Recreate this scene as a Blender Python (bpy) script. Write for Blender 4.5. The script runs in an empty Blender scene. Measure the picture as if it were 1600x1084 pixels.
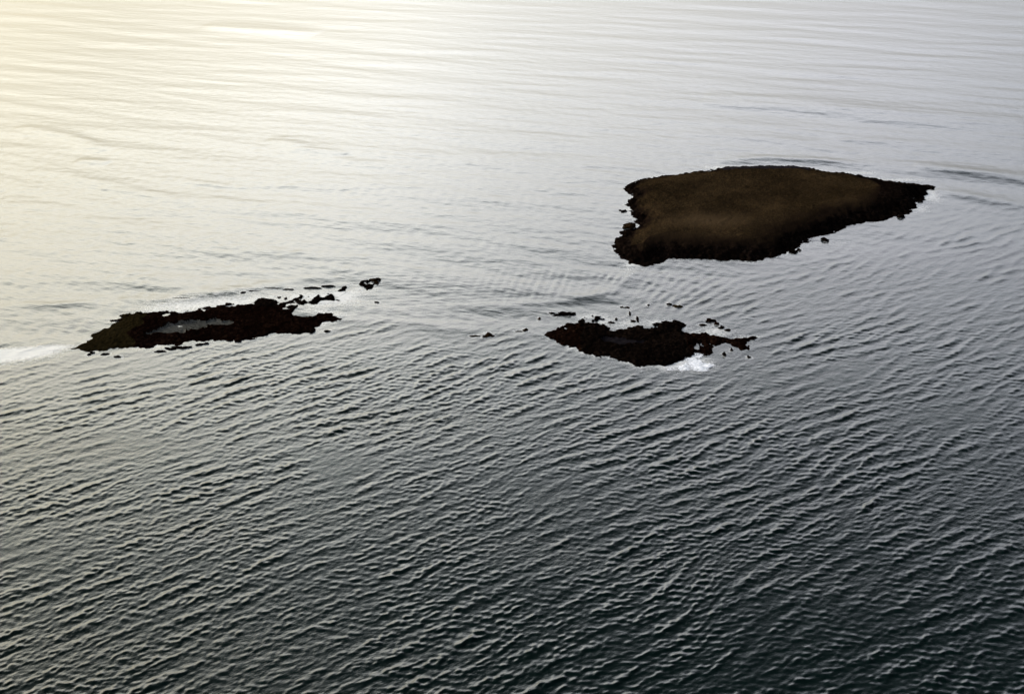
import bpy, math, numpy as np
from math import radians as R
RNG = np.random.RandomState(7)
sc = bpy.context.scene

# ---------------------------------------------------------------- camera
CAM_H, PITCH, FPX = 300.0, 27.0, 1930.0          # height above the sea, degrees below the horizon, focal length
cd = bpy.data.cameras.new('camera'); cam = bpy.data.objects.new('camera', cd)
sc.collection.objects.link(cam); sc.camera = cam
cd.sensor_width = 36; cd.lens = 36*FPX/1600; cd.clip_start = 1; cd.clip_end = 200000
cam.location = (0, 0, CAM_H); cam.rotation_euler = (R(90-PITCH), 0, 0)

# ---------------------------------------------------------------- world, sun, exposure
SUN_EL, SUN_AZ = 10.0, -69.0                      # azimuth: degrees right of the camera heading (+Y)
w = bpy.data.worlds.new('World'); sc.world = w; w.use_nodes = True
nt = w.node_tree; N = nt.nodes; L = nt.links
bg = N['Background']
sky = N.new('ShaderNodeTexSky'); sky.sky_type = 'NISHITA'; sky.sun_disc = False
sky.sun_elevation = R(SUN_EL); sky.sun_rotation = R(SUN_AZ)
sky.air_density = 1.0; sky.dust_density = 3.0; sky.ozone_density = 1.0; sky.altitude = 300
def math_node(nodes, links, op, a, b=None, clamp=False):
    n = nodes.new('ShaderNodeMath'); n.operation = op; n.use_clamp = clamp
    for i, v in enumerate((a, b)):
        if v is None: continue
        if isinstance(v, (int, float)): n.inputs[i].default_value = v
        else: links.new(v, n.inputs[i])
    return n.outputs[0]
hsv = N.new('ShaderNodeHueSaturation'); hsv.inputs['Saturation'].default_value = 0.25
L.new(sky.outputs[0], hsv.inputs['Color'])
# sky gain invented by height and heading to shade the water, plus cloud mottle
tc = N.new('ShaderNodeTexCoord'); nrm = N.new('ShaderNodeVectorMath'); nrm.operation = 'NORMALIZE'
L.new(tc.outputs['Generated'], nrm.inputs[0])
sep = N.new('ShaderNodeSeparateXYZ'); L.new(nrm.outputs[0], sep.inputs[0])
el = math_node(N, L, 'MAXIMUM', sep.outputs[2], 0.0)
mr = N.new('ShaderNodeValToRGB'); L.new(el, mr.inputs[0]); ce = mr.color_ramp.elements
mr.color_ramp.interpolation = 'B_SPLINE'
SKYR = [(0.0, .14), (0.15, .165), (0.24, .265), (0.29, .48), (0.34, .92), (0.38, 1.0), (0.43, 1.0), (0.49, .50), (0.56, .11), (0.63, .018), (0.72, .004), (1.0, .002)]
ce[0].position = 0; ce[0].color = (SKYR[0][1],)*3+(1,); ce[1].position = 1; ce[1].color = (SKYR[-1][1],)*3+(1,)
for p_, v_ in SKYR[1:-1]: q_ = ce.new(p_); q_.color = (v_, v_, v_, 1)
dt = N.new('ShaderNodeVectorMath'); dt.operation = 'DOT_PRODUCT'; L.new(nrm.outputs[0], dt.inputs[0])
dt.inputs[1].default_value = (math.sin(R(-42)), math.cos(R(-42)), 0.0)
mr2 = N.new('ShaderNodeMapRange'); L.new(dt.outputs['Value'], mr2.inputs[0])
mr2.inputs[1].default_value = 0.1; mr2.inputs[2].default_value = 0.85
mr2.inputs[3].default_value = 4.4; mr2.inputs[4].default_value = 15.5
mp = N.new('ShaderNodeMapping'); mp.inputs['Scale'].default_value = (1.2, 1.2, 5.0)
L.new(nrm.outputs[0], mp.inputs[0])
cn = N.new('ShaderNodeTexNoise'); cn.inputs['Scale'].default_value = 2.2; cn.inputs['Detail'].default_value = 5
L.new(mp.outputs[0], cn.inputs['Vector'])
mr3 = N.new('ShaderNodeMapRange'); L.new(cn.outputs[0], mr3.inputs[0])
mr3.inputs[1].default_value = 0.3; mr3.inputs[2].default_value = 0.7
mr3.inputs[3].default_value = 0.8; mr3.inputs[4].default_value = 1.2
fac = math_node(N, L, 'MULTIPLY', math_node(N, L, 'MULTIPLY', mr.outputs[0], mr2.outputs[0]), mr3.outputs[0])
def map_range(src, a, b, c, d):
    m_ = N.new('ShaderNodeMapRange'); L.new(src, m_.inputs[0])
    for i_, v_ in zip((1, 2, 3, 4), (a, b, c, d)): m_.inputs[i_].default_value = v_
    return m_.outputs[0]
side_dim = math_node(N, L, 'MULTIPLY', map_range(el, .28, .6, 0, 1), map_range(dt.outputs['Value'], .32, .78, .88, 0))  # added dimming of the high sky away from the glow
fac = math_node(N, L, 'MULTIPLY', fac, math_node(N, L, 'SUBTRACT', 1.0, side_dim))
fac = math_node(N, L, 'MULTIPLY', fac, map_range(dt.outputs['Value'], .77, .90, 1.05, .56))
vm = N.new('ShaderNodeVectorMath'); vm.operation = 'SCALE'
tint = N.new('ShaderNodeValToRGB'); L.new(dt.outputs['Value'], tint.inputs[0]); te = tint.color_ramp.elements
te[0].position = 0.1; te[0].color = (0.90, 0.91, 1.0, 1); te[1].position = 0.91; te[1].color = (1.0, 0.90, 0.72, 1)
for p_, c_ in ((.5, (.96, .91, .94, 1)), (.75, (.985, .92, .855, 1)), (.84, (1, .91, .78, 1))): q_ = te.new(p_); q_.color = c_
high = N.new('ShaderNodeValToRGB'); L.new(el, high.inputs[0]); he = high.color_ramp.elements
he[0].position = .38; he[0].color = (1, 1, .97, 1); he[1].position = .60; he[1].color = (.74, .92, 1, 1)   # added tint, bluer sky higher up
tm2 = N.new('ShaderNodeVectorMath'); tm2.operation = 'MULTIPLY'; L.new(high.outputs[0], tm2.inputs[1])
tm = N.new('ShaderNodeVectorMath'); tm.operation = 'MULTIPLY'; L.new(hsv.outputs[0], tm.inputs[0]); L.new(tint.outputs[0], tm.inputs[1])
L.new(tm.outputs[0], tm2.inputs[0]); L.new(tm2.outputs[0], vm.inputs[0]); L.new(fac, vm.inputs['Scale'])
L.new(vm.outputs[0], bg.inputs['Color']); bg.inputs['Strength'].default_value = 0.15

sl = bpy.data.lights.new('sun', 'SUN'); sun = bpy.data.objects.new('sun', sl); sc.collection.objects.link(sun)
sl.energy = 0.5; sl.angle = R(20); sl.color = (1.0, 0.86, 0.62)
sun.rotation_euler = (R(90-SUN_EL), 0, R(180-SUN_AZ))
sc.view_settings.view_transform = 'Standard'; sc.view_settings.look = 'None'
sc.view_settings.exposure = 1.08; sc.view_settings.gamma = 1.0

# ---------------------------------------------------------------- helpers
_cp, _sp = math.cos(R(PITCH)), math.sin(R(PITCH))
def at(px, py, z=0.0):
    """the spot on the level z seen at a place of the survey photograph"""
    x, y = px-800.0, 542.0-py
    f = FPX*_cp + y*_sp; u = y*_cp - FPX*_sp
    t = (z-CAM_H)/u
    return np.array([x*t, f*t])
def ats(pts): return np.array([at(*p) for p in pts])

_T = np.random.RandomState(3).rand(512, 512)
def vnoise(x, y, s=0):
    x = x + s*37.7; y = y + s*91.3
    xi = np.floor(x).astype(np.int64); yi = np.floor(y).astype(np.int64)
    fx = x-xi; fy = y-yi; fx = fx*fx*(3-2*fx); fy = fy*fy*(3-2*fy)
    a = _T[xi & 511, yi & 511]; b = _T[(xi+1) & 511, yi & 511]
    c = _T[xi & 511, (yi+1) & 511]; d = _T[(xi+1) & 511, (yi+1) & 511]
    return (a*(1-fx)+b*fx)*(1-fy) + (c*(1-fx)+d*fx)*fy - 0.5
def fbm(x, y, o=4, s=0):
    r = 0; a = 1.0
    for i in range(o):
        r = r + a*vnoise(x, y, s+i); a *= 0.55; x = x*2.03; y = y*2.03
    return r
def smooth(e0, e1, x):
    t = np.clip((x-e0)/(e1-e0), 0, 1); return t*t*(3-2*t)
def sdist(X, Y, poly):
    """signed distance to a polygon, positive inside"""
    P = np.asarray(poly); d2 = np.full(X.shape, 1e18); ins = np.zeros(X.shape, bool)
    for i in range(len(P)):
        ax, ay = P[i]; bx, by = P[(i+1) % len(P)]
        ex, ey = bx-ax, by-ay; wx, wy = X-ax, Y-ay
        t = np.clip((wx*ex+wy*ey)/(ex*ex+ey*ey+1e-9), 0, 1)
        d2 = np.minimum(d2, (wx-ex*t)**2+(wy-ey*t)**2)
        c = ((ay > Y) != (by > Y))
        with np.errstate(divide='ignore', invalid='ignore'):
            xi = ax + (Y-ay)/(by-ay if by != ay else 1e-9)*ex
        ins ^= c & (X < xi)
    return np.where(ins, 1, -1)*np.sqrt(d2)

def mesh_np(name, V, F, mat, parent=None, smooth_shade=True, attrs=None):
    me = bpy.data.meshes.new(name)
    V = np.asarray(V, np.float32); F = np.asarray(F, np.int32); k = F.shape[1]
    me.vertices.add(len(V)); me.vertices.foreach_set('co', V.ravel())
    me.loops.add(F.size); me.loops.foreach_set('vertex_index', F.ravel())
    me.polygons.add(len(F)); me.polygons.foreach_set('loop_start', np.arange(len(F), dtype=np.int32)*k)
    me.polygons.foreach_set('loop_total', np.full(len(F), k, np.int32))
    me.polygons.foreach_set('use_smooth', np.full(len(F), smooth_shade, bool))
    for an, av in (attrs or {}).items():
        a = me.attributes.new(an, 'FLOAT', 'POINT'); a.data.foreach_set('value', np.asarray(av, np.float32))
    me.update(calc_edges=True); me.materials.append(mat)
    o = bpy.data.objects.new(name, me); sc.collection.objects.link(o)
    if parent: o.parent = parent
    return o
def tag(o, label=None, cat=None, group=None, kind=None):
    if label: o['label'] = label
    if cat: o['category'] = cat
    if group: o['group'] = group
    if kind: o['kind'] = kind
    return o
def empty(name, loc):
    o = bpy.data.objects.new(name, None); sc.collection.objects.link(o); o.location = loc; return o

# ---------------------------------------------------------------- materials
def mat_new(name):
    m = bpy.data.materials.new(name); m.use_nodes = True
    return m, m.node_tree.nodes, m.node_tree.links, m.node_tree.nodes['Principled BSDF']
def noise(n, l, scale, detail=4, rough=0.55, vec=None):
    t = n.new('ShaderNodeTexNoise'); t.inputs['Scale'].default_value = scale
    t.inputs['Detail'].default_value = detail; t.inputs['Roughness'].default_value = rough
    if vec is not None: l.new(vec, t.inputs['Vector'])
    return t.outputs[0]
def ramp(n, l, src, stops):
    r = n.new('ShaderNodeValToRGB'); l.new(src, r.inputs[0]); e = r.color_ramp.elements
    e[0].position, e[0].color = stops[0][0], (*stops[0][1], 1)
    e[1].position, e[1].color = stops[-1][0], (*stops[-1][1], 1)
    for p, c in stops[1:-1]: q = e.new(p); q.color = (*c, 1)
    return r.outputs[0]
def ground_mat(name, stops, big=0.03, fine=0.6, bump=0.6, dist=0.6, rough=0.9):
    m, n, l, b = mat_new(name)
    g = n.new('ShaderNodeNewGeometry')
    a = noise(n, l, big, 5, 0.6, g.outputs['Position']); f = noise(n, l, fine, 6, 0.75, g.outputs['Position'])
    mx = math_node(n, l, 'ADD', math_node(n, l, 'MULTIPLY', a, 0.26), math_node(n, l, 'MULTIPLY', f, 0.74))
    col = ramp(n, l, mx, stops)
    n.remove(b); b = n.new('ShaderNodeBsdfDiffuse'); b.name = 'body'; b.inputs['Roughness'].default_value = rough
    l.new(b.outputs[0], n['Material Output'].inputs['Surface']); l.new(col, b.inputs['Color'])
    bu = n.new('ShaderNodeBump'); bu.inputs['Strength'].default_value = bump; bu.inputs['Distance'].default_value = dist
    l.new(f, bu.inputs['Height']); l.new(bu.outputs[0], b.inputs['Normal'])
    return m
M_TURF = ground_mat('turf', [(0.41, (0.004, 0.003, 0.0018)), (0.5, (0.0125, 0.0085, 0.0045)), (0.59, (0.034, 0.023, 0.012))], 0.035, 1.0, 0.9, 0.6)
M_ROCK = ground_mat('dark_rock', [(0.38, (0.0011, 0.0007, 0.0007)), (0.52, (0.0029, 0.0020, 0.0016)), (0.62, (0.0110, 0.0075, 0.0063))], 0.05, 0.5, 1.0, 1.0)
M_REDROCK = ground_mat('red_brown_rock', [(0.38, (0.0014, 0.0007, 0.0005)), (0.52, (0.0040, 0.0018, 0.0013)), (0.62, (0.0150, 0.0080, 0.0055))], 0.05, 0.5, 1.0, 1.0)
M_WEED = ground_mat('seaweed', [(0.38, (0.0043, 0.0034, 0.0014)), (0.52, (0.0108, 0.0082, 0.0036)), (0.66, (0.0216, 0.0168, 0.0084))], 0.06, 0.7, 0.8, 0.5, 0.7)
M_SLAB = ground_mat('grey_slab', [(0.38, (0.0048, 0.0043, 0.0058)), (0.55, (0.0096, 0.0086, 0.0108)), (0.7, (0.0144, 0.0132, 0.0156))], 0.06, 0.6, 0.7, 0.5, 0.8)
M_SILT = ground_mat('wet_silt', [(0.38, (0.014, 0.015, 0.014)), (0.5, (0.048, 0.049, 0.046)), (0.60, (0.075, 0.076, 0.073))], 0.06, 0.6, 0.4, 0.3, 0.8)
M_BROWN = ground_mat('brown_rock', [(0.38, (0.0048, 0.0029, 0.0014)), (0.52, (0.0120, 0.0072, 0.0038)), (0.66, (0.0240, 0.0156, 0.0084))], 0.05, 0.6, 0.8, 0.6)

def dress_turf(m):
    n, l = m.node_tree.nodes, m.node_tree.links; b = n['body']; src = b.inputs['Color'].links[0].from_socket
    def mix(fac, a, col):
        x = n.new('ShaderNodeMix'); x.data_type = 'RGBA'; l.new(fac, x.inputs[0]); l.new(a, x.inputs[6]); x.inputs[7].default_value = (*col, 1); return x.outputs[2]
    p = n.new('ShaderNodeAttribute'); p.attribute_name = 'pale'; q = n.new('ShaderNodeAttribute'); q.attribute_name = 'rim_dark'
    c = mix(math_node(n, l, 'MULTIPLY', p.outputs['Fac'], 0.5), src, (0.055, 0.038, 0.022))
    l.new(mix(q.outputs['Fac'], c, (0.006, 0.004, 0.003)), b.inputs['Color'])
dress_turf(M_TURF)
def foam_mat():
    m, n, l, b = mat_new('foam')
    g = n.new('ShaderNodeNewGeometry'); f = noise(n, l, 0.9, 5, 0.7, g.outputs['Position'])
    l.new(ramp(n, l, f, [(0.35, (0.26, 0.30, 0.38)), (0.6, (0.46, 0.50, 0.60))]), b.inputs['Base Color'])
    b.inputs['Roughness'].default_value = 0.7
    cv = n.new('ShaderNodeAttribute'); cv.attribute_name = 'cover'
    k = n.new('ShaderNodeMapRange'); k.interpolation_type = 'SMOOTHSTEP'; k.inputs[1].default_value = 0.15; k.inputs[2].default_value = 1.0
    l.new(math_node(n, l, 'ADD', cv.outputs['Fac'], math_node(n, l, 'MULTIPLY', math_node(n, l, 'SUBTRACT', noise(n, l, 0.45, 6, 0.75, g.outputs['Position']), 0.5), 2.0)), k.inputs[0])
    l.new(k.outputs[0], b.inputs['Alpha'])
    return m
M_FOAM = foam_mat()

CREST_AZ = 56.0                                    # heading of the wave crests
def water_mat():
    m, n, l, b = mat_new('sea_water')
    g = n.new('ShaderNodeNewGeometry')
    def mapped(az, sx, sy):
        mp = n.new('ShaderNodeMapping'); mp.vector_type = 'TEXTURE'
        mp.inputs['Rotation'].default_value = (0, 0, R(90-az)); mp.inputs['Scale'].default_value = (sx, sy, 1)
        l.new(g.outputs['Position'], mp.inputs[0]); return mp.outputs[0]
    at_ = n.new('ShaderNodeAttribute'); at_.attribute_name = 'calm'
    fo = n.new('ShaderNodeAttribute'); fo.attribute_name = 'foam'
    calm = at_.outputs['Fac']
    n1 = noise(n, l, 1.0, 5, 0.62, mapped(CREST_AZ, 4.0, 1.5))
    n2 = noise(n, l, 1.0, 3, 0.6, mapped(CREST_AZ-25, 1.6, 0.8))
    n3 = noise(n, l, 1.0, 4, 0.6, mapped(-72, 26.0, 7.0))
    st = n.new('ShaderNodeAttribute'); st.attribute_name = 'streak'
    n4 = noise(n, l, 0.5, 4, 0.8, g.outputs['Position'])
    rough_amt = math_node(n, l, 'SUBTRACT', 1.0, math_node(n, l, 'MULTIPLY', calm, 0.72))
    rough_amt = math_node(n, l, 'MULTIPLY', rough_amt, math_node(n, l, 'ADD', 0.6, math_node(n, l, 'MULTIPLY', st.outputs['Fac'], 0.8)))
    h = math_node(n, l, 'ADD', math_node(n, l, 'MULTIPLY', n1, 0.10), math_node(n, l, 'MULTIPLY', n2, 0.035))
    h = math_node(n, l, 'MULTIPLY', h, rough_amt)
    h = math_node(n, l, 'ADD', h, math_node(n, l, 'MULTIPLY', n4, 0.085))
    h = math_node(n, l, 'ADD', h, math_node(n, l, 'MULTIPLY', math_node(n, l, 'MULTIPLY', n3, calm), 0.35))
    bu = n.new('ShaderNodeBump'); bu.inputs['Strength'].default_value = 1.0; bu.inputs['Distance'].default_value = 1.0
    l.new(h, bu.inputs['Height']); l.new(bu.outputs[0], b.inputs['Normal'])
    b.inputs['IOR'].default_value = 1.333
    b.inputs['Base Color'].default_value = (0.0007, 0.0034, 0.0036, 1)
    l.new(math_node(n, l, 'SUBTRACT', 0.19, math_node(n, l, 'MULTIPLY', calm, 0.0)), b.inputs['Roughness'])
    fb = n.new('ShaderNodeBsdfPrincipled'); fb.inputs['Base Color'].default_value = (0.42, 0.45, 0.50, 1)
    fb.inputs['Roughness'].default_value = 0.7
    fn = noise(n, l, 0.5, 6, 0.75, g.outputs['Position'])
    fm = math_node(n, l, 'ADD', fo.outputs['Fac'], math_node(n, l, 'MULTIPLY', math_node(n, l, 'SUBTRACT', fn, 0.5), 1.7))
    mrf = n.new('ShaderNodeMapRange'); l.new(fm, mrf.inputs[0]); mrf.inputs[1].default_value = 0.30; mrf.inputs[2].default_value = 0.95
    mrf.inputs[4].default_value = 0.7
    mx = n.new('ShaderNodeMixShader'); l.new(mrf.outputs[0], mx.inputs[0])
    l.new(b.outputs[0], mx.inputs[1]); l.new(fb.outputs[0], mx.inputs[2])
    l.new(mx.outputs[0], n['Material Output'].inputs['Surface'])
    return m
M_WATER = water_mat()

# ---------------------------------------------------------------- coastlines
BIG = ats([(986,288),(1004,280),(1040,274),(1085,270),(1120,266),(1130,262),(1200,260),(1265,263),(1300,270),(1345,276),
      (1390,284),(1430,289),(1452,292),(1447,303),(1438,312),(1432,322),(1416,331),(1400,336),(1370,345),(1338,352),
      (1310,360),(1280,370),(1255,380),(1240,390),(1218,400),(1190,406),(1150,408),(1100,406),(1062,402),(1040,402),
      (1028,411),(1005,414),(985,413),(974,404),(962,394),(960,380),(970,370),(976,360),(996,352),(990,340),(984,330),(982,318),(988,308),(980,298)])
LEFT_MAIN = ats([(112,545),(140,532),(165,516),(188,500),(200,492),(240,486),(290,486),(330,480),(370,474),(405,478),(440,478),
      (470,484),(500,488),(540,492),(528,502),(505,505),(492,517),(470,519),(430,521),(400,527),(370,530),(340,531),
      (300,534),(260,540),(220,543),(180,545)])
LEFT_NORTH = ats([(395,482),(410,470),(440,466),(470,462),(500,464),(525,460),(545,446),(572,440),(584,441),(578,449),(560,452),(545,460),
      (530,470),(505,472),(490,480),(470,486),(430,486)])
LEFT_POOL = ats([(228,523),(250,512),(280,505),(330,501),(372,504),(372,509),(330,512),(300,518),(270,523),(240,526)])
LEFT_POOL2 = ats([(438,501),(442,500),(442,507),(439,508)])
MID_MAIN = ats([(849,524),(870,514),(890,505),(905,497),(925,492),(945,496),(942,507),(950,517),(970,516),(990,512),(1010,507),
      (1030,502),(1045,498),(1068,506),(1072,512),(1062,520),(1085,521),(1115,524),(1145,529),(1162,528),(1180,528),(1170,533),(1162,544),
      (1145,540),(1128,534),(1112,538),(1104,552),(1088,552),(1072,558),(1055,568),(1038,574),(1022,570),(1000,574),(985,566),(968,560),
      (945,558),(925,554),(905,548),(885,540),(865,533)])
MID_POOL = ats([(938,531),(960,528),(985,533),(1010,536),(1000,540),(970,541),(945,538)])
MID_POOL2 = ats([(1078,540),(1090,532),(1100,542),(1090,548)])

# calm water lies beyond the line of islets
LEE = ats([(-2500,700),(-600,600),(0,556),(110,548),(340,532),(540,516),(680,524),(850,530),(950,492),(1150,445),(1450,350),(1700,310),(2600,250),(4500,180)])
def calmness(X, Y):
    yb = np.interp(X, LEE[:, 0], LEE[:, 1])
    soft = 26 + 120*smooth(60, 330, X)
    c = smooth(-0.55, 0.75-0.0, (Y-yb + 26*fbm(X/60, Y/60, 3, 11))/soft)
    return c

# ---------------------------------------------------------------- sea
# loose rocks: (px, py, half width, half depth, height m) lumps on the survey photograph, material, label
ROCKS = [
 ([(885,491,12,2.6,1.3),(872,492,7,1.6,.8),(862,489.5,5,1.3,.6),(896,491,4,1.8,.8)], M_ROCK, 'long low black rock with a thin tail, just above the middle islet'),
 ([(763,523,6,3,1.1),(758,526,4,1.4,.6),(769,525,3,1.2,.5)], M_BROWN, 'small brown rock far left of the middle islet, larger of the pair there'),
 ([(741,525,7,1.4,.5)], M_BROWN, 'thin brown rock awash, the farthest left of the middle islet'),
 ([(821,516,4,2.2,.8),(812,518,7,.9,.4)], M_BROWN, 'faint brown rock with a thin tail just left of the middle islet tip'),
 ([(843,498,2.5,1.8,.6)], M_BROWN, 'tiny dark rock between the middle islet and the long low rock'),
 ([(587,438,6,2.2,1.4),(580,437,4,.9,.6),(589,442,3,1.8,.8)], M_BROWN, 'brown rock at the upper right tip of the left islet'),
 ([(589,472,3,1.1,.5)], M_BROWN, 'tiny brown rock right of the reef arm of the left islet'),
 ([(975,330.5,5,1.3,1.2),(969,329,3,.8,.7)], M_ROCK, 'small thin dark rock off the left side of the largest islet, upper one'),
 ([(985,355,10,3.2,2.2),(978,352,4,1.8,1.1)], M_BROWN, 'oblong brown rock against the left side of the largest islet'),
 ([(1407,339,6,2,1.5),(1400,336,3,1.5,1)], M_ROCK, 'black rock just below the right end of the largest islet'),
 ([(1288,375,5,2.5,1.3)], M_ROCK, 'round black rock off the lower right shore of the largest islet'),
 ([(1240,394.5,6,1.8,1.2),(1248,391,4,1.3,.9)], M_ROCK, 'flat black rock off the bottom shore of the largest islet'),
 ([(1456,294,3.5,2,1.2)], M_ROCK, 'black rock at the very right tip of the largest islet'),
 ([(1438,315,4,2,1.1),(1442,312,4,1.8,.9)], M_ROCK, 'black rock in the surf below the right tip of the largest islet'),
 ([(1132,554,2.8,2.8,1.6)], M_ROCK, 'squat black rock standing alone below the reef arm of the middle islet'),
 ([(1143,547,2.6,1.7,.9)], M_ROCK, 'small black rock below the hooked tip, nearest the middle islet tip'),
 ([(1170,558,2.8,1.5,.8)], M_ROCK, 'small black rock farthest right of the middle islet'),
 ([(1102,554.5,3.5,1.3,.8)], M_ROCK, 'small flat black rock touching the white surf patch'),
 ([(1046,476,3.5,1.3,.8)], M_ROCK, 'small black rock above the middle islet, left of an olive rock'),
 ([(1060,479,6,1.8,.8),(1054,478,3,1.2,.6)], M_WEED, 'small olive weedy rock above the middle islet'),
 ([(984,490,1.8,2.4,1)], M_ROCK, 'tiny upright black rock above the notch of the middle islet'),
 ([(979,480.5,5,1,.5),(972,480,3,.8,.4)], M_BROWN, 'thin brown rock awash above the middle islet notch'),
 ([(1013,477,1.8,1.4,.6)], M_ROCK, 'tiny black dot of rock between thin brown and small black rocks'),
 ([(996,499,2,3.5,.9),(990,502,5,1.5,.6)], M_ROCK, 'small hooked black rock in the notch of the middle islet'),
 ([(963,499,2,1.6,.7),(956,504,5,1.4,.6)], M_ROCK, 'small black rock in the grey water at the left of the notch'),
 ([(1110,501,7,1.8,1.2),(1120,506,4,1.8,1),(1098,508,8,1.2,.7),(1128,512,5,1.6,.9),(1136,516,5,1.4,.7)], M_REDROCK, 'thin arched rock ridge above the reef arm of the middle islet'),
 ([(488,517,4.5,3.5,1.3),(482,518,5,1.4,.6)], M_ROCK, 'black rock below the right end of the left islet'),
 ([(511,518,6,1.5,.7)], M_ROCK, 'thin dark rock awash, farthest right below the left islet'),
 ([(372,532,5,3,.9),(360,532,5,1.2,.5),(391,530,8,1.3,.5)], M_REDROCK, 'reddish broken rock below the middle of the left islet'),
 ([(312,538,7,1.6,.7),(322,537,4,1.2,.6)], M_ROCK, 'upper black sliver of rock below the grey pool of the left islet'),
 ([(285,543,14,1.8,.7),(266,545,9,1.7,.6),(250,549,8,1.4,.5)], M_ROCK, 'long black sliver of reef below the left islet'),
 ([(144,551,5,1.6,.6),(139,554,3,1.5,.5)], M_ROCK, 'small black rock below the weedy point of the left islet, leftmost'),
 ([(165,553.5,7,1.3,.5)], M_ROCK, 'thin black rock below the weedy point, second from the left'),
 ([(184,557.5,6,1.4,.5)], M_ROCK, 'black rock below the weedy point, lowest of three'),
 ([(184,501,12,1.8,.8),(200,496.5,12,1.8,.8),(216,492.5,12,1.8,.8)], M_REDROCK, 'thin line of rock along the upper left edge of the left islet'),
 ([(282,466,16,.7,.4),(312,463.5,16,.7,.4),(342,461,14,.7,.4)], M_BROWN, 'long thin dark reef line above the left islet'),
 ([(392,455,14,.8,.5),(425,451,16,.8,.5),(450,452.5,9,.8,.5)], M_BROWN, 'thin dark reef line above the right half of the left islet'),
 ([(380,458,5,2,.8),(392,456,4,1.3,.6)], M_ROCK, 'short black rock between the two thin reef lines'),
 ([(490,450,14,.9,.6),(513,447,10,.9,.6)], M_ROCK, 'thin black rock left of the tip of the reef arm'),
]

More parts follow.
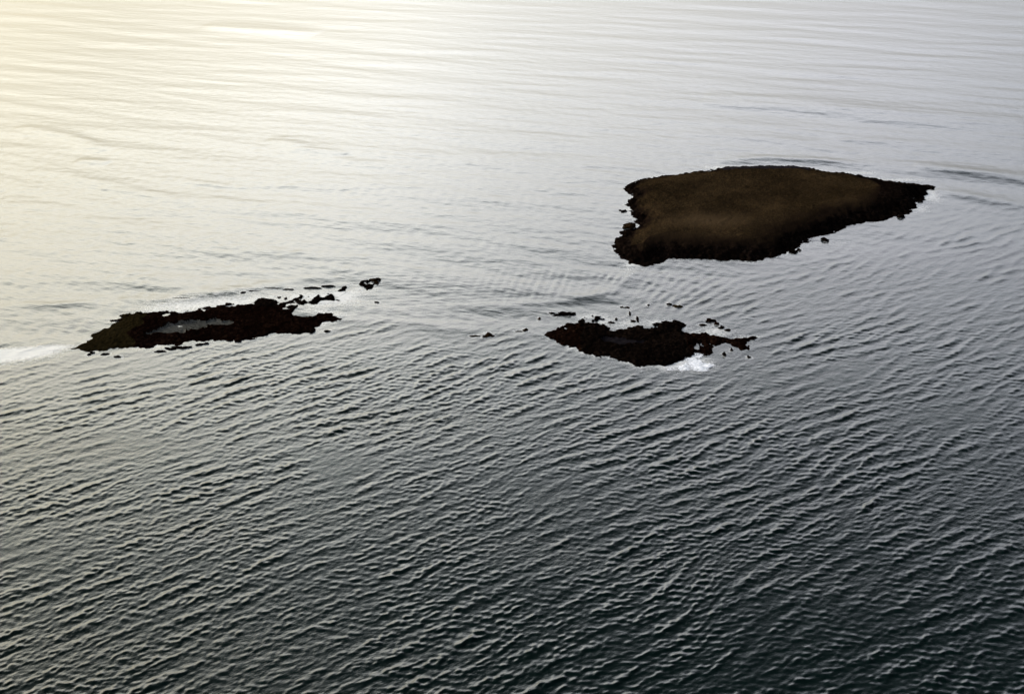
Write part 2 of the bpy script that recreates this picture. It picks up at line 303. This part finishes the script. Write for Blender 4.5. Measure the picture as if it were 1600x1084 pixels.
def build_sea():
    azf = np.linspace(-34, 34, 1500); step = azf[1]-azf[0]
    side = []; a = 34.0; s = step
    while a < 178:
        s = min(s*1.12, 4.0); a += s; side.append(a)
    side = [v for v in side if v < 178]
    az = np.radians(np.concatenate([-np.array(side[::-1]), azf, np.array(side), [180.0, ]]))
    az = np.concatenate([[-math.pi], az])
    rf = []; dep = 47.0
    while dep > 8.0: rf.append(CAM_H/math.tan(R(dep))); dep -= 0.036
    near = [3.0, 40.0, 90.0, 140.0, 190.0, 230.0, 255.0, 270.0]
    far = list(np.geomspace(rf[-1]*1.01, 90000, 60))
    r = np.array(near+rf+far)
    A, Rr = np.meshgrid(az, r)
    X = Rr*np.sin(A); Y = Rr*np.cos(A)
    dr = np.gradient(r)[:, None]*np.ones_like(A); 
    spacing = np.maximum(dr, Rr*np.abs(np.gradient(az))[None, :])
    calm = calmness(X, Y)
    # closeness to shore damps the waves
    near_m = (np.abs(X) < 500) & (Y > 380) & (Y < 1100)
    shore = np.full(X.shape, 1e3); xs, ys = X[near_m], Y[near_m]
    D = np.full(xs.shape, -1e3); 
    for P in (BIG, LEFT_MAIN, LEFT_NORTH, MID_MAIN): D = np.maximum(D, sdist(xs, ys, P))
    shore[near_m] = -D
    Z = np.zeros_like(X)
    rng = np.random.RandomState(21)
    wx = 6*fbm(X/70, Y/70, 2, 5); wy = 6*fbm(X/70, Y/70, 2, 8)
    Xw, Yw = X+wx, Y+wy
    gust = np.clip(0.97 + 0.95*fbm(X/50, Y/38, 4, 31), 0.4, 1.6)
    for i in range(100):
        lam = np.exp(rng.uniform(np.log(1.8), np.log(13)))
        sp = rng.normal(0, 13 if lam > 5 else 30)
        d = R(CREST_AZ - 90 + sp); kx, ky = math.sin(d), math.cos(d)
        k = 2*math.pi/lam
        slope = 0.0106 * (1.55 if lam < 4.5 else 1.0) * (0.6 if lam > 9 else 1)
        amp = slope/k
        fade = np.clip(1.6 - 3.1*spacing/lam, 0, 1)
        Z += amp*fade*np.sin(k*(Xw*kx+Yw*ky)+rng.uniform(0, 6.28))
    # sharper crests, flatter troughs
    Z = Z*gust
    sig = 0.08
    Z = Z + 1.1*np.abs(Z)*Z/(sig+np.abs(Z)) * (Z > 0) - 0.25*Z*(Z < 0)
    amp_m = (1-0.93*calm)*(0.25+0.75*smooth(0, 28, shore))
    Z *= amp_m
    for i in range(26):                                # long low swell in the sheltered water beyond
        lam = np.exp(rng.uniform(np.log(14), np.log(70))); d = R(-72+90+rng.normal(0, 9)); k = 2*math.pi/lam
        fade = np.clip(1.6 - 2.0*spacing*2.2/lam, 0, 1)
        Z += (0.0055/k)*fade*calm*np.sin(k*(Xw*math.sin(d)+Yw*math.cos(d))+rng.uniform(0, 6.28))
    for i in range(40):                                # fine cat's-paw chop everywhere in the sheltered water
        lam = np.exp(rng.uniform(np.log(4.5), np.log(13))); d = rng.uniform(0, 2*math.pi); k = 2*math.pi/lam
        fade = np.clip(1.6 - 1.5*spacing*2.0/lam, 0, 1)
        Z += (0.0052/k)*fade*(0.35+0.65*calm)*np.sin(k*(Xw*math.sin(d)+Yw*math.cos(d))+rng.uniform(0, 6.28))
    # wave trains bent round the islets, and fronts where currents meet
    def train(px, py, qx, qy, cx, cy, rx, ry, lam, slope):
        a, b = at(px, py), at(qx, qy); t = (b-a)/np.linalg.norm(b-a); c = at(cx, cy); k = 2*math.pi/lam
        g = np.exp(-((X-c[0])/rx)**2-((Y-c[1])/ry)**2)
        ph = k*((X+wx*.4)*t[1]-(Y+wy*.4)*t[0])
        return 2.5*slope/k*g*np.sin(ph)*(0.7+0.6*fbm(X/9, Y/9, 2, 71))
    Z += train(825, 460, 842, 425, 850, 440, 44, 24, 5.0, .035) + train(1005, 480, 1045, 432, 1025, 455, 22, 34, 5.5, .05)
    Z += train(1040, 480, 1110, 440, 1090, 455, 30, 30, 6.5, .05) + train(950, 470, 985, 430, 965, 445, 12, 18, 5.0, .05)
    Z += train(560, 440, 660, 436, 640, 455, 60, 40, 4.5, .02)
    def front(pts, h, wd):
        P = ats(pts); m = (X > P[:, 0].min()-60) & (X < P[:, 0].max()+60) & (Y > P[:, 1].min()-90) & (Y < P[:, 1].max()+90)
        x, y = X[m]+wx[m]*.3, Y[m]+wy[m]*.3; best = np.full(x.shape, 1e9); tt = np.zeros(x.shape); n = len(P)-1
        for i in range(n):
            ex, ey = P[i+1]-P[i]; t = np.clip(((x-P[i, 0])*ex+(y-P[i, 1])*ey)/(ex*ex+ey*ey), 0, 1)
            dd = np.hypot(x-P[i, 0]-ex*t, y-P[i, 1]-ey*t); q = dd < best; best = np.where(q, dd, best); tt = np.where(q, (i+t)/n, tt)
        Z[m] += 1.5*h*np.exp(-(best/wd)**2)*np.sin(math.pi*np.clip(tt, 0, 1))**0.5
    front([(1004,418),(985,432),(968,448),(940,460),(890,470),(800,477),(700,476)], .3, 6)
    front([(1430,258),(1500,268),(1600,281),(1720,300)], .8, 12); front([(1462,296),(1540,312),(1640,328)], .6, 9)
    front([(180,468),(260,466),(330,460),(420,446),(520,432)], .35, 7); front([(-60,480),(60,478),(150,472)], .3, 5)
    front([(30,198),(110,212),(165,236)], .6, 9); front([(120,250),(170,254)], .5, 7); front([(60,262),(170,290),(300,318)], .4, 9)
    front([(430,215),(470,232),(540,242)], .5, 10); front([(1100,150),(1250,160),(1400,178),(1600,190)], .9, 26)
    front([(320,40),(420,46),(500,52)], .7, 20); front([(1060,205),(1200,215),(1340,240)], .5, 14)
    front([(1120,252),(1200,246),(1290,252),(1350,262)], .5, 7)
    ca, sa = math.cos(R(8)), math.sin(R(8))
    streak = smooth(-0.25, 0.45, fbm((X*ca-Y*sa)/170, (X*sa+Y*ca)/42, 3, 81))
    # foam along the exposed shores
    fo = np.zeros_like(X)
    band = np.exp(-np.maximum(shore, 0)/4.0)*(shore > -3)
    fo = band*(0.42+0.8*fbm(X/14, Y/14, 3, 51))
    def spot(px, py, rx, ry, amt):
        c = at(px, py); return amt*np.exp(-((X-c[0])/rx)**2-((Y-c[1])/ry)**2)
    fo += spot(1452, 306, 8, 15, .85)+spot(1436, 325, 9, 10, .6)+spot(1400, 281, 30, 5, .6)+spot(1340, 270, 20, 4, .6)+spot(1115, 262, 12, 5, .6)+spot(1300, 378, 26, 6, .3)+spot(980, 425, 8, 16, .3)
    fo += spot(1050, 572, 22, 9, .35)+spot(405, 467, 36, 9, .42)+spot(330, 473, 30, 8, .55)+spot(275, 480, 18, 6, .5)+spot(530, 468, 20, 14, .5)+spot(975, 503, 16, 8, .5)+spot(1120, 516, 8, 6, .7)+spot(1085, 568, 9, 8, .9)
    fo += spot(-20, 557, 24, 8, .72)+spot(20, 553, 20, 6, .74)+spot(55, 548, 14, 5, .74)+spot(90, 542, 10, 3, .75)+spot(-80, 566, 30, 10, .65)
    rim = np.zeros_like(X); xs, ys = X[near_m], Y[near_m]; acc = np.zeros(xs.shape)
    for lumps, _m, _l in ROCKS:                        # wash round every loose rock
        for (px, py, hw, hd, h) in lumps:
            c = at(px, py); rx = hw*0.4+1.6; ry = hd*1.0+1.6
            acc = np.maximum(acc, 0.62*np.exp(-(((xs-c[0])/rx)**2+((ys-c[1])/ry)**2)**1.5))
    rim[near_m] = acc; fo = np.maximum(fo, rim) + 0.0
    n0, n1 = X.shape
    idx = np.arange(n0*n1).reshape(n0, n1)
    F = np.stack([idx[:-1, :-1], idx[:-1, 1:], idx[1:, 1:], idx[1:, :-1]], -1).reshape(-1, 4)[:, ::-1]
    V = np.stack([X, Y, Z], -1).reshape(-1, 3)
    o = mesh_np('water', V, F, M_WATER, attrs={'calm': calm.ravel(), 'foam': fo.ravel(), 'streak': streak.ravel()})
    tag(o, kind='structure')
build_sea()

# ---------------------------------------------------------------- islets
def field(polys, step, pad=14):
    P = np.vstack(polys); x0, y0 = P.min(0)-pad; x1, y1 = P.max(0)+pad
    return np.meshgrid(np.arange(x0, x1, step), np.arange(y0, y1, step*1.4))
def split_mesh(X, Y, Z, cls, parts, parent, origin, attrs=None):
    n0, n1 = X.shape; idx = np.arange(n0*n1).reshape(n0, n1)
    F = np.stack([idx[:-1, :-1], idx[:-1, 1:], idx[1:, 1:], idx[1:, :-1]], -1).reshape(-1, 4)
    zf = Z.ravel()[F].max(1); cf = cls.ravel()[F[:, 0]]
    V = np.stack([X-origin[0], Y-origin[1], Z], -1).reshape(-1, 3)
    for c, (name, mat, lab) in parts.items():
        sel = F[(zf > -0.9) & (cf == c)]
        if not len(sel): continue
        u, inv = np.unique(sel, return_inverse=True)
        o = mesh_np(name, V[u], inv.reshape(-1, 4), mat, parent, attrs={k: a.ravel()[u] for k, a in (attrs or {}).items()})
        if lab: o['label'] = lab

# the large grassy islet
X, Y = field([BIG], 0.6)
d = sdist(X, Y, BIG)
e = d + 5.0*fbm(X/9, Y/9, 4, 1) + 1.5*fbm(X/2.2, Y/2.2, 2, 4)
P0, P1 = BIG.min(0), BIG.max(0)
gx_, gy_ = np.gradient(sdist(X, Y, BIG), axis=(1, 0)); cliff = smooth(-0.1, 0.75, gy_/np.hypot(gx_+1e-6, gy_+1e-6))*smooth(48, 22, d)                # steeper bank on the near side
shelf = smooth(0, 7, e)*1.6
inner = smooth(2, 22, e)*(3.6-0.6*cliff) + smooth(4, 14, e)*1.6*cliff + smooth(16, 40, d)*0.6
rk = smooth(16, 3, e)
Z = -1.0 + smooth(-5, 0, e)*1.0 + shelf + inner + rk*smooth(-3, 3, e)*(1.8*np.abs(fbm(X/5, Y/5, 4, 9))+0.6*fbm(X/1.6, Y/1.6, 2, 13)) \
    + smooth(10, 30, e)*(0.35*fbm(X/14, Y/14, 4, 17)+0.35*fbm(X/3.5, Y/3.5, 3, 19))
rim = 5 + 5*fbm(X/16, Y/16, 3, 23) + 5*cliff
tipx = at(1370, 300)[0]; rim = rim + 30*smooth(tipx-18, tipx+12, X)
rim = rim + 10*smooth(at(1000, 380)[0], at(975, 400)[0], X)*smooth(at(0, 360)[1], at(0, 385)[1], Y)
cls = np.where(e > rim, 0, 1)
rim_dark = smooth(rim+22*cliff+7, rim-1, e+5*fbm(X/11, Y/11, 3, 41))  # turf colour darkens towards the rim, farther in on the near side
pc = at(1110, 357); pale = np.exp(-((X-pc[0])/26)**2-((Y-pc[1])/13)**2)
pc = at(1060, 385); pale = pale + .5*np.exp(-((X-pc[0])/30)**2-((Y-pc[1])/9)**2)
slab = (X > at(1127, 268)[0]) & (X < at(1262, 268)[0]) & (Y > at(0, 273)[1]+3*fbm(X/8, Y/8, 2, 3))
cls = np.where(slab, 2, cls)
oc = (*BIG.mean(0), 0)
root = tag(empty('grassy_islet', oc), 'largest islet, broad teardrop with flat brown turf top and dark rocky rim', 'islet')
split_mesh(X, Y, Z, cls, attrs={'rim_dark': rim_dark, 'pale': pale}, parts={0: ('turf_top', M_TURF, None), 1: ('rocky_shore', M_ROCK, None), 2: ('rock_slab', M_SLAB, 'grey purple rock slab along the far shore')}, parent=root, origin=oc)

# the long low islet on the left
X, Y = field([LEFT_MAIN, LEFT_NORTH], 0.45)
dm = sdist(X, Y, LEFT_MAIN); dn = sdist(X, Y, LEFT_NORTH)
frag = smooth(.10, .34, fbm(X/7, Y/7, 3, 91))
north = smooth(at(0, 500)[1]-4, at(0, 482)[1], Y + 0.045*(at(330, 500)[0]-X))
em = dm + 4.5*fbm(X/8, Y/8, 4, 2) + 2.2*fbm(X/2, Y/2, 2, 6) - 12*frag*north
en = dn + 7.5*fbm(X/6, Y/10, 4, 12) + 1.6
e = np.maximum(em, en)
hm = smooth(-3, 2, em)*1.2 - 0.7 + smooth(1, 14, em)*0.9
hn = smooth(-3, 2, en)*1.1 - 0.75 + smooth(1, 9, en)*0.9
Z = np.maximum(hm, hn) + smooth(-2, 2, e)*(0.8*np.abs(fbm(X/4, Y/5, 4, 14))+0.3*fbm(X/1.3, Y/1.3, 2, 15))
east = smooth(at(400, 500)[0], at(470, 500)[0], X)*smooth(at(0, 500)[1], at(0, 488)[1], Y)
Z = Z - east*1.1*smooth(-0.1, 0.35, fbm(X/6, Y/9, 3, 44)+0.1)*2
silt = np.full(X.shape, -99.0)
for P in (LEFT_POOL,):
    q = sdist(X, Y, P) + 5*fbm(X/5, Y/6, 4, 18) - 1.6
    k_ = smooth(-2.0, 0.8, q); Z = Z*(1-k_) + (0.12+0.12*fbm(X/4, Y/4, 3, 77))*k_; silt = np.maximum(silt, q)
cls = np.where(X + 9*fbm(X/12, Y/12, 2, 19) < at(215, 520)[0], 0, np.where((en > em), 2, 1))
cls = np.where(silt > -0.4, 3, cls)
ol = (*LEFT_MAIN.mean(0), 0)
root = tag(empty('rocky_islet', ol), 'long low wet islet on the left with a grey pool strip along its middle', 'islet')
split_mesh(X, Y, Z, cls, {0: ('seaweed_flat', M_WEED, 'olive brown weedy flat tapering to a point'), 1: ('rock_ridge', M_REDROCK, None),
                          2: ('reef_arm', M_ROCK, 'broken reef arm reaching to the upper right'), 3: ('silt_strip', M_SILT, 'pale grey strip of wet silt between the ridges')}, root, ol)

# the jagged dark islet in the middle
X, Y = field([MID_MAIN], 0.42)
e = sdist(X, Y, MID_MAIN); e = e + 4.2*fbm(X/6, Y/8, 4, 22) + 2.2*fbm(X/1.8, Y/1.8, 2, 26) - 7*smooth(.08, .34, fbm(X/5, Y/6, 3, 93))*smooth(at(0, 522)[1], at(0, 508)[1], Y)
Z = smooth(-3, 2, e)*1.4 - 0.75 + smooth(1, 16, e)*1.5 + smooth(-2, 3, e)*(1.2*np.abs(fbm(X/4.5, Y/5, 4, 24))+0.4*fbm(X/1.3, Y/1.3, 2, 25))
silt = np.full(X.shape, -99.0)
q = sdist(X, Y, MID_POOL2) + 3*fbm(X/3, Y/4, 3, 29); Z = Z - 4*smooth(0, 1.5, q)
for P in (MID_POOL,):
    q = sdist(X, Y, P) + 2.6*fbm(X/4, Y/4, 3, 28)
    k_ = smooth(-2.0, 1.0, q); Z = Z*(1-k_) + (0.25+0.3*fbm(X/3, Y/3, 3, 78))*k_; silt = np.maximum(silt, q)
cls = np.where(X + 5*fbm(X/9, Y/9, 2, 29) < at(905, 520)[0], 0, np.where(X > at(1074, 530)[0] + 4*fbm(X/6, Y/6, 2, 33), 2, 1))
cls = np.where(silt > 0, 3, cls)
om = (*MID_MAIN.mean(0), 0)
root = tag(empty('rocky_islet', om), 'small jagged black rock islet in the middle with surf at its lower right', 'islet')
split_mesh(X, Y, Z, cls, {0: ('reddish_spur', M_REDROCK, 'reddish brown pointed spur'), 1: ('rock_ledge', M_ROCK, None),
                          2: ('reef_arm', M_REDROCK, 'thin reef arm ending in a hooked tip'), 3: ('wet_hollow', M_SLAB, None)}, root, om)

# ---------------------------------------------------------------- loose rocks standing out of the water
def ico():
    import bmesh
    bm = bmesh.new(); bmesh.ops.create_icosphere(bm, subdivisions=4, radius=1)
    V = np.array([v.co[:] for v in bm.verts]); F = np.array([[v.index for v in f.verts] for f in bm.faces]); bm.free()
    return V, F
IV, IF = ico()
def rock(name, lumps, mat, label, cat='rock', group=None):
    """lumps: (px, py, half width px, half depth px, height m) -> one rock of merged lumps"""
    c0 = at(lumps[0][0], lumps[0][1]); VV = []; FF = []; off = 0
    for i, (px, py, hw, hd, h) in enumerate(lumps):
        c = at(px, py); rx = at(px+hw, py)[0]-c[0]; ry = (at(px, py-hd)[1]-at(px, py+hd)[1])/2
        s = px*0.13+py*0.37
        rad = 1 + 0.75*fbm(IV[:, 0]*1.3+s, IV[:, 1]*1.3+IV[:, 2]*1.1+s, 4, i)
        V = IV*rad[:, None]*np.array([rx, ry, h]) + np.array([c[0]-c0[0], c[1]-c0[1], 0.0])
        VV.append(V); FF.append(IF+off); off += len(V)
    o = mesh_np(name, np.vstack(VV), np.vstack(FF), mat)
    o.location = (c0[0], c0[1], 0.0)
    return tag(o, label, cat, group)
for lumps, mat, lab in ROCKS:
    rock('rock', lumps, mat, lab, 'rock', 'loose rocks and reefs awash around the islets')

# ---------------------------------------------------------------- surf
def surf(name, poly, label, seed):
    P = ats(poly); X, Y = field([P], 0.35, 8)
    q = sdist(X, Y, P) + 5*fbm(X/6, Y/6, 4, seed)
    Z = 0.25 + 0.15*smooth(0, 5, q) + 0.2*fbm(X/2.5, Y/2.5, 3, seed+5)
    n0, n1 = X.shape; idx = np.arange(n0*n1).reshape(n0, n1)
    F = np.stack([idx[:-1, :-1], idx[:-1, 1:], idx[1:, 1:], idx[1:, :-1]], -1).reshape(-1, 4)
    F = F[q.ravel()[F].min(1) > -3.0]
    u, inv = np.unique(F, return_inverse=True)
    V = np.stack([X-P[0, 0], Y-P[0, 1], Z], -1).reshape(-1, 3)
    o = mesh_np(name, V[u], inv.reshape(-1, 4), M_FOAM, attrs={'cover': (smooth(-3, 5, q)*1.05).ravel()[u]}); o.location = (P[0, 0], P[0, 1], 0)
    return tag(o, label, 'surf', kind='stuff')
surf('surf', [(1046,578),(1062,569),(1070,561),(1082,556),(1097,555),(1102,566),(1116,572),(1104,580),(1078,577),(1062,582)],
     'bright white surf at the lower right foot of the middle islet', 61)
